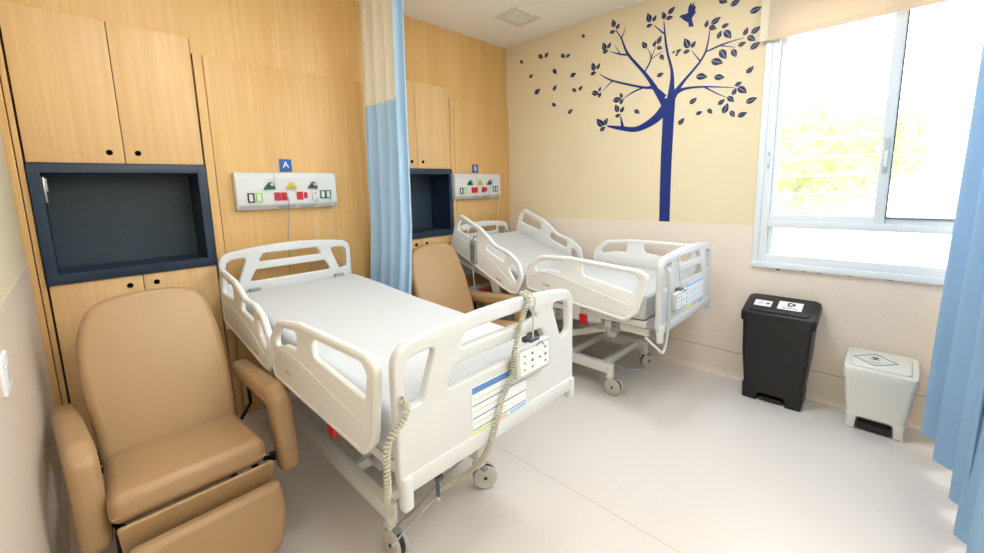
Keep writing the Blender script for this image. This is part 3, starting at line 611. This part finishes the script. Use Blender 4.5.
def caster(x, y, parent, ang):
    c = MB().cyl((x, y, .13), (x, y, .215), .026, n=20, bev=.004)
    d = Vector((math.cos(ang), math.sin(ang), 0)); s = Vector((-d.y, d.x, 0)); w = Vector((x, y, 0)) + d * .03
    c.box(x - .028, x + .028, y - .028, y + .028, .125, .145, .008)
    cst = c.build('caster', FRAME, parent)
    wb_ = MB()
    for sg in (-1, 1): wb_.cyl(w + Vector((0, 0, .066)) + s * sg * .012, w + Vector((0, 0, .066)) + s * sg * .030, .0655, n=28, bev=.010)
    wb_.build('wheel', WHEEL, cst)
    MB().cyl(w + Vector((0, 0, .066)) - s * .010, w + Vector((0, 0, .066)) + s * .010, .058, n=24).cyl(w + Vector((0, 0, .066)) - s * .033, w + Vector((0, 0, .066)) + s * .033, .010, n=12).build('tread', RUB, cst)
    MB().box(x - .014, x + .014, y - .060, y - .02, .12, .135, .004).build('brake_pedal', GREY, cst)
def bed(cx, lab, hx, yf, tiltback, dz, rails, near):
    t = thing('hospital_bed', lab, 'hospital bed', (cx, -1.15, 0), 'hospital beds')
    hb = board(cx + hx, -.150, .455 if near else .39, .70, 1.205, .04, t, 'headboard', WHITE); hb.build('headboard', WHITE, t, angle=50)
    fb = board(cx, yf, .486, .665, 1.125, .035, t, 'footboard', WHITE)
    fbo = fb.build('footboard', WHITE, t, angle=50)
    MB().box(cx - .482, cx + .482, yf - .026, yf + .014, .635, .70, .010).box(cx - .484, cx - .442, yf - .032, yf + .010, .578, .70, .014, 3).box(cx + .442, cx + .484, yf - .032, yf + .010, .595, .70, .014, 3).build('bumper', WHITE, fbo)
    MB().cyl((cx - .31, yf - .018, .915), (cx + .20, yf - .018, .915), .001, n=6).build('seam', LGREY, fbo)
    # deck and mattress; back section hinged at y=-1.05
    piv = (-1.05, .70 + dz); y1 = yf + .10
    T = lambda p: rot2(p, piv, tiltback)
    hd = [T((-.20, .62 + dz)), T((-.20, .665 + dz))]
    dk = MB()
    dk.plate([[(y1, .61 + dz), (-1.05, .61 + dz), hd[0], hd[1], (-1.05, .655 + dz), (y1, .655 + dz)]], .84, (cx, 0, 0), Y, Z, .004)
    dk.build('mattress_platform', FRAME, t)
    mz0, mz1, mz2 = (.865, .90, .945) if near else (.865, .875, .88)
    top = [(y1 + .005, mz0), (-1.05, mz1), T((-.60, mz2 - .015)), T((-.205, mz2))]
    bot = [T((-.205, .668 + dz)), (-1.05, .66 + dz), (y1 + .005, .66 + dz)]
    prof = rnd(top + bot, [.035, .3, .2, .035, .02, .1, .03], 6)
    ma = MB().plate([prof], .86, (cx, 0, 0), Y, Z, .028, 5).build('mattress', SHEET, t, angle=70)
    # sheet wrinkles / tucked band at the head and grip clips
    for sx in (-1, 1):
        c0 = T((-.215, mz2 + .004)); MB().box(cx + sx * .30 - .035, cx + sx * .30 + .035, c0[0] + .0, c0[0] + .03, c0[1] - .01, c0[1] + .012, .003).build('clip', GREY, t)
    # lifting gear
    fm = MB(); bz = .20; bx0, bx1, by0, by1 = (cx - .28, cx + .26, -.38, -1.80) if near else (cx - .255, cx + .35, -.38, -1.82)
    for x in (bx0, bx1): fm.bar((x, by0, bz), (x, by1, bz), .048, .075)
    for y in (by0 + .02, by1 + .10, -1.40): fm.bar((bx0, y, bz), (bx1, y, bz), .04, .05)
    fm.build('base_frame', FRAME, t)
    um = MB(); uz = .56 + dz * .5
    for x in (cx - .36, cx + .36): um.bar((x, -.25, uz + .02), (x, y1 + .0, uz + .02), .03, .05)
    for y in (-.3, -1.05, y1 + .05, -1.6): um.bar((cx - .36, y, uz + .02), (cx + .36, y, uz + .02), .03, .04)
    um.build('upper_frame', FRAME, t)
    for yb, yt in ((-1.32, -1.78), (-.42, -.88)):
        am = MB()
        for x in ((cx - .10, cx + .12) if near else (cx - .20, cx + .28)):
            am.bar((x, yb, .23), (x, yb, .34), .05, .07, .006).bar((x, yb, .34), (x, yt + .12, .47), .035, .05).bar((x, yt + .12, .47), (x, yt, .50), .035, .05).bar((x, yt, .44), (x, yt, uz + .02), .06, .05)
        am.bar((cx - .22, yt + .12, .475), (cx + .20, yt + .12, .475), .035, .035).build('lift_arm', FRAME, t)
    br = MB()
    for x in ((cx - .10,) if near else (cx - .30,)):
        br.plate([rnd([(-1.28, .22), (-1.36, .22), (-1.39, .36), (-1.25, .36)], .008)], .05, (x, 0, 0), Y, Z, .003)
    br.build('pivot_bracket', FRAME, t)
    MB().cyl((cx - .02, -.55, .32), (cx - .02, -1.15, .44), .028, n=16, bev=.004).cyl((cx - .02, -1.15, .44), (cx - .02, -1.40, .49), .014, n=12).box(cx - .08, cx + .04, -.45, -.62, .25, .38, .01).build('actuator', LGREY, t)
    if not near: MB().tube([(cx - .12, -1.60, .19), (cx - .12, -1.88, .16), (cx - .05, -1.93, .16)], .010, n=8).build('pedal_bar', GREY, t)
    for x in (bx0, bx1):
        for y in (-.36, by1 + .02): caster(x, y, t, -1.57 if x < cx else -.6)
    # side rails
    names = []
    for (kind, sx, off, tilt, pv, sh) in rails:
        loops, ridge = (HEADRAIL, RIDGE_H) if kind == 'h' else (FOOTRAIL, RIDGE_F)
        x = cx + sx * off
        o, F = rail(x, loops, tilt, pv, sh, t, sx)
        MB().tube([(x + sx * .0135, *F(p)) for p in ridge], .003, n=6, smooth=6).build('ridge', IVORY, o)
        yy = F((-.75 if kind == 'h' else -1.55, .70)); 
        MB().bar((x, yy[0], yy[1] + .03), (x - sx * .07, yy[0], uz + .01), .10, .022).build('rail_arm', FRAME, o)
        lb = F((-.82, .735) if kind == 'h' else (-1.30, .765)); a = math.radians(tilt)
        MB().plate([rnd([(-.035, -.009), (.035, -.009), (.035, .009), (-.035, .009)], .006)], .002, (x + sx * .0138, lb[0], lb[1]), (0, -math.cos(a) * sx * -1, -math.sin(a) * sx * -1) if False else (0, math.cos(a), math.sin(a)), (0, -math.sin(a), math.cos(a))).build('rail_badge', mat('rail_badge_beige', (206, 190, 160), .5), o)
    # red release lever and its bracket
    ry = -1.58 if near else -1.66; rz = .585 + dz
    MB().plate([rnd([(-.03, .03), (.03, .03), (.025, -.035), (-.035, -.05)], .008)], .02, (cx - .425, ry, rz), Y, Z, .004).build('release_lever', RED, t)
    MB().box(cx - .42, cx - .36, ry - .14, ry - .03, rz - .015, rz + .035, .012).build('lever_bracket', WHITE, t)
    if not near:
        MB().plate([rnd([(-.02, .03), (.03, .03), (.025, -.03), (-.025, -.04)], .008)], .02, (cx - .425, -.62, rz + .03), Y, Z, .004).build('release_lever', RED, t)
    for k, y in enumerate((-1.02, -1.16, -1.42, -1.78, -1.9)): MB().box(cx - .40, cx - .37, y - .03, y + .03, uz - .03, uz + .05, .008).cyl((cx - .42, y, uz + .02), (cx - .36, y, uz + .02), .010, n=10).build('rail_lock', GREY, t)
    return t, fbo
NEARR = [('h', -1, .478, 0, (0, 0), (0, 0)), ('f', -1, .478, 0, (0, 0), (0, 0))]
FARR = [('h', -1, .465, 17, (-1.05, .75), (-.03, .0)), ('f', -1, .465, 6, (-1.6, .87), (-.06, .03, .95)),
        ('h', 1, .505, 17, (-1.05, .75), (0, .0)), ('f', 1, .505, 3, (-1.6, .87), (-.085, .065, .92))]
NX, NYF = -2.55, -2.20
FXB, FYF = -.645, -2.235
nb, nfb = bed(NX, 'white hospital bed nearest, flat with white sheet, beside the left recliner', -.03, NYF, 0, 0, NEARR, True)
fb_, ffb = bed(FXB, 'white hospital bed by the mural wall with raised head end and four raised rails', .03, FYF, 17, .03, FARR, False)

def footpanel(x0, x1, z0, z1, yf, lab):
    cx, cz = (x0 + x1) / 2, (z0 + z1) / 2; y = yf - .045; w, h = x1 - x0, z1 - z0
    t = thing('bed_control_panel', lab, 'control panel', (cx, y, z0), 'bed controls')
    MB().plate([rnd([(-w / 2, -h / 2), (w / 2, -h / 2), (w / 2, h / 2), (-w / 2, h / 2)], .022)], .032, (cx, y, cz), X, Z, .007, 3).build('casing', LGREY, t)
    f = y - .0165
    MB().plate([rnd([(-w * .42, -h * .38), (w * .42, -h * .38), (w * .42, h * .38), (-w * .42, h * .38)], .012)], .003, (cx, f, cz), X, Z).build('keypad', TAPE, t)
    DB = mat('key_symbol_blue', (92, 140, 166), .5)
    for u, v, s in ((-.30, .22, .6), (-.30, .0, .6), (-.30, -.22, .6), (-.08, .22, .75), (-.08, .0, .8), (-.08, -.22, .6), (.14, -.02, .7), (.30, .24, .7), (.31, .0, .8), (.31, -.22, .6)):
        b = MB().plate([rnd([(-.010 * s, -.007 * s), (.010 * s, -.007 * s), (.006 * s, .008 * s), (-.008 * s, .006 * s)], .002)], .002, (cx + u * w, f - .002, cz + v * h), X, Z)
        b.build('key', DB if u > -.1 else GREY, t)
    MB().tube([(cx + .13 * w - .02, f - .003, cz + .05), (cx + .14 * w, f - .003, cz + .062), (cx + .14 * w + .025, f - .003, cz + .045)], .0025, n=6, smooth=5).build('key_arc', DB, t)
    # hook over the slot
    MB().box(cx - .012, cx + .045, y - .008, yf - .0, z1 - .01, z1 + .012, .004).build('hook', DGREY, t)
    return t
footpanel(-2.520, -2.300, .845, .975, NYF, 'grey control panel with blue key symbols on the near bed footboard')
footpanel(-1.0, -.775, .77, .89, FYF, 'grey control panel with blue key symbols on the far bed footboard')
def sheetlabel(x0, x1, z0, z1, yf, lab, c1=PRB):
    y = yf - .0195; w, h = x1 - x0, z1 - z0; cx, cz = (x0 + x1) / 2, (z0 + z1) / 2
    t = thing('identification_sheet', lab, 'information sheet', (cx, y, z0), 'identification sheets on footboards')
    B = lambda a, b, c, d, e=.0: MB().box(x0 + a * w, x0 + b * w, y - .0012 - e, y - .0002 - e, z1 - d * h, z1 - c * h)
    MB().box(x0, x1, y - .0008, y + .0008, z0, z1).build('sheet', TAPE, t)
    B(.01, .99, .01, .13).build('header_band', c1, t)
    for v in (.34, .58, .80): B(.01, .99, v, v + .022).build('rule_line', c1, t)
    for v in (.24, .46, .69): B(.03, .6, v, v + .012).build('text_line', LGREY, t)
    B(.01, .34, .84, .99).build('colour_block', PRG, t); B(.37, .62, .84, .99).build('colour_block', PRO, t); B(.66, .99, .84, .99).build('colour_block', PRLB, t)
    return t
sheetlabel(-2.725, -2.418, .680, .885, NYF, 'white sheet with blue bands and coloured blocks on the near bed footboard')
sheetlabel(-.70, -.34, .70, .89, FYF, 'pale blue and yellow sheet on the far bed footboard', PRLB)

# cords of the near bed
yc = NYF - .035
tag(coil([(-3.0, NYF + .02, .965), (-3.02, yc + .005, .962), (-3.006, yc, .935), (-3.03, yc, .893), (-3.075, yc, .860), (-3.088, yc, .80), (-3.09, yc, .71), (-3.068, -2.19, .64), (-3.02, -2.10, .55), (-2.96, -2.0, .42), (-2.905, -1.92, .31)], .0092, 74, .0031).build('coiled_cord', CORD, None, (-3.03, yc, .6)), 'beige coiled cord hanging down the left end of the near footboard', 'cord')
tag(coil([(-2.40, NYF + .02, 1.165), (-2.415, yc, 1.155), (-2.44, yc - .0, 1.11), (-2.495, yc - .005, 1.01), (-2.526, yc - .012, .91), (-2.545, yc - .012, .86), (-2.582, yc - .005, .80), (-2.617, yc - .005, .72), (-2.65, yc - .003, .645), (-2.672, -2.20, .56), (-2.685, -2.12, .47), (-2.73, -2.09, .445), (-2.79, -2.08, .44)], .0092, 92, .0031).build('coiled_cord', CORD, None, (-2.5, yc, .8)), 'beige coiled cord draped over near footboard beside its control panel', 'cord')
tag(MB().tube([(-2.385, NYF + .01, 1.175), (-2.375, yc, 1.15), (-2.385, yc - .002, 1.09), (-2.395, yc - .006, 1.02), (-2.40, yc - .010, .975)], .004, n=8, smooth=6).build('control_lead', CORD, None, (-2.4, yc, 1.0)), 'short white lead running down to the near bed control panel', 'cord')
tag(MB().tube([(-2.86, -1.88, .21), (-2.82, -2.0, .35), (-2.79, -2.08, .465), (-2.62, -2.10, .54), (-2.45, -2.12, .60)], .0045, n=8, smooth=6).build('power_cable', GCORD, None, (-2.83, -1.82, .14)), 'grey cable slung under the near footboard from the front wheel', 'cable')
tag(MB().tube([(-2.90, -1.90, .15), (-2.86, -1.90, .17), (-2.83, -1.97, .27), (-2.80, -2.04, .37), (-2.79, -2.08, .42)], .004, n=8, smooth=6).build('power_cable', LGREY, None, (-2.84, -1.80, .12)), 'pale cable looped at the front left wheel of the near bed', 'cable')
hk = thing('cable_hook', 'small dark plastic cable hook under the near footboard', 'hook', (-2.79, -2.08, .40))
MB().cyl((-2.79, -2.08, .415), (-2.79, -2.08, .495), .008, n=12, bev=.002).box(-2.80, -2.765, -2.09, -2.07, .48, .50, .004).build('hook_body', DGREY, hk)
MB().cyl((-2.79, -2.08, .40), (-2.79, -2.08, .417), .010, n=12, bev=.003).build('hook_tip', CORD, hk)
tag(MB().box(-2.852, -2.848, -1.70, -1.63, .185, .215, .0006).build('frame_sticker', mat('navy_sticker', (40, 52, 110), .5), None, (-2.85, -1.67, .2)), 'small navy sticker on the left base bar of the near bed', 'sticker')
# remote and cords of the far bed
rx = FXB - .465 - .028
rm = thing('hand_remote', 'grey hand remote with dark keys hooked on the far bed rail', 'remote control', (rx, -.56, .90))
MB().plate([rnd([(-.032, -.105), (.032, -.105), (.037, .105), (-.037, .105)], .018)], .026, (rx, -.56, 1.02), Y, Z, .007, 3).build('casing', GREY, rm)
for k in range(6):
    for q in (-.012, .012): MB().box(rx - .0155, rx - .012, -.56 + q - .007, -.56 + q + .007, .945 + k * .026, .959 + k * .026, .001).build('key', DGREY, rm)
MB().tube([(rx, -.56, .915), (rx + .005, -.54, .85), (rx + .02, -.54, .70), (rx + .03, -.56, .50), (rx + .10, -.62, .42)], .005, n=8, smooth=6).build('lead', LGREY, rm)
MB().tube([(rx, -.56, 1.12), (rx + .01, -.56, 1.155), (rx + .04, -.56, 1.15)], .005, n=8).build('hook', DGREY, rm)
yc = FYF - .035
tag(MB().tube([(-1.06, FYF + .03, 1.06), (-1.075, yc, 1.06), (-1.085, yc - .01, .98), (-1.07, yc - .012, .86), (-1.06, yc - .01, .70), (-1.075, yc, .57), (-1.11, yc, .525), (-1.16, yc + .01, .555), (-1.15, yc + .10, .61)], .009, n=8, smooth=8).build('power_cable', LGREY, None, (-1.04, yc, .5)), 'thick pale cable looping down the far footboard left end', 'cable')
tag(MB().tube([(-.87, FYF + .01, 1.10), (-.875, yc + .01, 1.11), (-.885, yc, 1.05), (-.88, yc - .003, .96), (-.875, yc - .01, .885)], .005, n=8, smooth=6).build('control_lead', LGREY, None, (-.76, yc, 1.0)), 'short grey lead above the far bed control panel', 'cord')

# ------------------------------------------------------------------ pedal bins
def bin_(xc, yc, w, d, h, lidh, m_, lab, wide, slope, f0):
    """w along y, d along x, front faces -x; the lid slopes down to the front"""
    t = thing('pedal_bin', lab, 'waste bin', (xc, yc, 0))
    sl = lambda x: slope * (x - xc)
    def ring(z, s, r=.03, k=0):
        a, b = d / 2 * (1 - (1 - s) * .35), w / 2 * s
        return [(xc + p[0], yc + p[1], z + sl(xc + p[0]) * k) for p in rnd([(-a, -b), (a, -b), (a, b), (-a, b)], r, 5)]
    def loft(bm, rs):
        b = bm.bm; rs = [[b.verts.new(p) for p in r_] for r_ in rs]; n = len(rs[0])
        for i in range(len(rs) - 1):
            for k in range(n): b.faces.new((rs[i][k], rs[i][(k + 1) % n], rs[i + 1][(k + 1) % n], rs[i + 1][k]))
        b.faces.new(rs[0][::-1]); b.faces.new(rs[-1]); bmesh.ops.recalc_face_normals(b, faces=b.faces[:]); return bm
    zf = h * (.24 if wide else .165); nw = w * (.27 if wide else .20); nh = h * (.20 if wide else .085)
    body = loft(MB(), [ring(zf - .004, f0 + .005), ring(zf, f0 - .01), ring(h * .5, .92), ring(h - lidh - .03, .96, .03, 1), ring(h - lidh, .96, .03, 1)])
    a = d / 2 * (1 - (1 - f0) * .35)
    b0, b1 = w / 2 * f0, w / 2 * (f0 + .02)
    body.plate([rnd([(-b0, 0), (-nw, 0), (-nw * .94, nh), (nw * .94, nh), (nw, 0), (b0, 0), (b1, zf), (-b1, zf)], [.01, .004, .02, .02, .004, .01, .004, .004], 4)], d * .30, (xc - a + d * .15, yc, 0), (0, -1, 0), Z, .008)
    body.box(xc - a + d * .3 - .01, xc + a, yc - b0, yc + b0, 0, zf, .015)
    body.build('body', m_, t)
    z0 = h - lidh
    lido = loft(MB(), [ring(z0 - .02, 1.0, .04, 1), ring(z0 - .02, 1.03, .04, 1), ring(h - .030, 1.04, .04, 1), ring(h - .012, 1.01, .04, 1), ring(h - .008, .97, .04, 1)]).build('lid', m_, t)
    A, c = d / 2 * .74, w / 2 * .84
    mb = MB().plate([rnd([(-A, -c), (A * .8, -c), (A * .8, c), (-A, c)], .03)], .014, (xc - .005, yc, h - .004), X, Y, .005)
    for v in mb.bm.verts: v.co.z += sl(v.co.x)
    mb.build('raised_panel', m_, lido)
    MB().box(xc - a + .006, xc - a + d * .3, yc - nw * .86, yc + nw * .86, .010, nh * .62, .008).build('pedal', DARK, t)
    MB().box(xc - a + d * .28, xc - a + d * .30 - .008, yc - nw * .9, yc + nw * .9, .002, nh * .95).build('pedal_recess', DARK, t)
    return t, h + .0035, sl
bt, bz, bs = bin_(-.155, -2.720, .425, .27, .705, .055, DARK, 'tall black pedal bin under the window with two stickers on its lid', False, .30, .83)
def lean(t, x0, sl):
    for o in t.children:
        for v in o.data.vertices: v.co.z += sl(v.co.x + t.location.x)
def sticker(x, y, w, d, z, lab, big):
    t = thing('lid_sticker', lab, 'sticker', (x, y, z))  # lies on the sloped lid
    MB().box(x - d / 2, x + d / 2, y - w / 2, y + w / 2, z - .001, z + .0008).build('paper', TAPE, t)
    U_ = (0, -1, 0); V_ = (1, 0, 0)
    if big:
        # three bent recycling arrows and a caption line
        for k in range(3):
            a = math.radians(90 + 120 * k); ca_, sa = math.cos(a), math.sin(a)
            poly = [(-.022, .010), (.010, .010), (.010, .004), (.024, .015), (.010, .026), (.010, .020), (-.016, .020)]
            MB().plate([[(p[0] * ca_ - p[1] * sa, p[0] * sa + p[1] * ca_) for p in poly]], .001, (x + d * .14, y - w * .02, z + .0014), U_, V_).build('arrow', INK, t)
        MB().box(x - d * .34, x - d * .28, y - w * .3, y + w * .3, z + .0006, z + .0014).build('caption', INK, t)
    else:
        MB().cyl((x, y - w * .28, z + .0006), (x, y - w * .28, z + .0014), .013, n=16).build('red_mark', RED, t)
        for k, (a, b) in enumerate(((-.1, .34), (.0, .38), (-.05, .3))):
            MB().box(x + d * (-.22 + .2 * k), x + d * (-.17 + .2 * k), y + w * a, y + w * b, z + .0006, z + .0013).build('text_line', mat('pink_print', (210, 130, 130), .6), t)
    return t
lean(sticker(-.165, -2.615, .105, .075, bz, 'small white sticker with red mark on the black bin lid', False), 0, bs)
lean(sticker(-.155, -2.775, .140, .105, bz, 'larger white sticker with black recycling arrows on the black bin lid', True), 0, bs)
wt, wz, ws_ = bin_(-.155, -3.262, .33, .27, .440, .055, BINW, 'small off-white pedal bin beside the curtain with diamond hazard sticker', True, .20, .82)
t = thing('lid_sticker', 'diamond biohazard sticker with black border on the white bin lid', 'sticker', (-.16, -3.235, wz))
dm = [(.105, 0), (0, .075), (-.105, 0), (0, -.075)]
MB().plate([dm], .0012, (-.16, -3.235, wz), (0, -1, 0), X).build('paper', mat('hazard_paper', (226, 228, 218), .6), t)
MB().plate([dm, [(p[0] * .93, p[1] * .93) for p in dm]], .0012, (-.16, -3.235, wz + .0008), (0, -1, 0), X).build('border', INK, t)
bz_ = MB()
for k in range(3):
    a = math.radians(90 + 120 * k); c0 = (.0115 * math.cos(a), .0115 * math.sin(a))
    o_ = [(c0[0] + .013 * math.cos(q * math.pi / 10), c0[1] + .013 * math.sin(q * math.pi / 10)) for q in range(20)]
    c1 = (c0[0] * 1.3, c0[1] * 1.3); i_ = [(c1[0] + .0078 * math.cos(q * math.pi / 10), c1[1] + .0078 * math.sin(q * math.pi / 10)) for q in range(20)]
    bz_.plate([o_, i_], .0008, (-.16 + .018, -3.235, wz + .0009 + .0001 * k), (0, -1, 0), X)
bz_.build('hazard_symbol', INK, t)
for k in range(3): MB().box(-.185 - k * .012, -.182 - k * .012, -3.235 - .035 + k * .010, -3.235 + .035 - k * .010, wz + .0004, wz + .0012).build('text_line', GREY, t)
lean(t, 0, ws_)
# window sill dirt marks are part of the wall; wall switch at the far left edge of view
sw = thing('wall_socket', 'white wall socket plate on the left wall beside the near recliner', 'wall socket', (XL + .01, -1.40, 1.085))
MB().box(XL + .003, XL + .013, -1.46, -1.325, 1.03, 1.14, .003).build('cover_plate', TAPE, sw)
MB().box(XL + .012, XL + .016, -1.42, -1.365, 1.06, 1.11, .002).build('insert', WHITE, sw)
# tie strip at the free edge of the right curtain
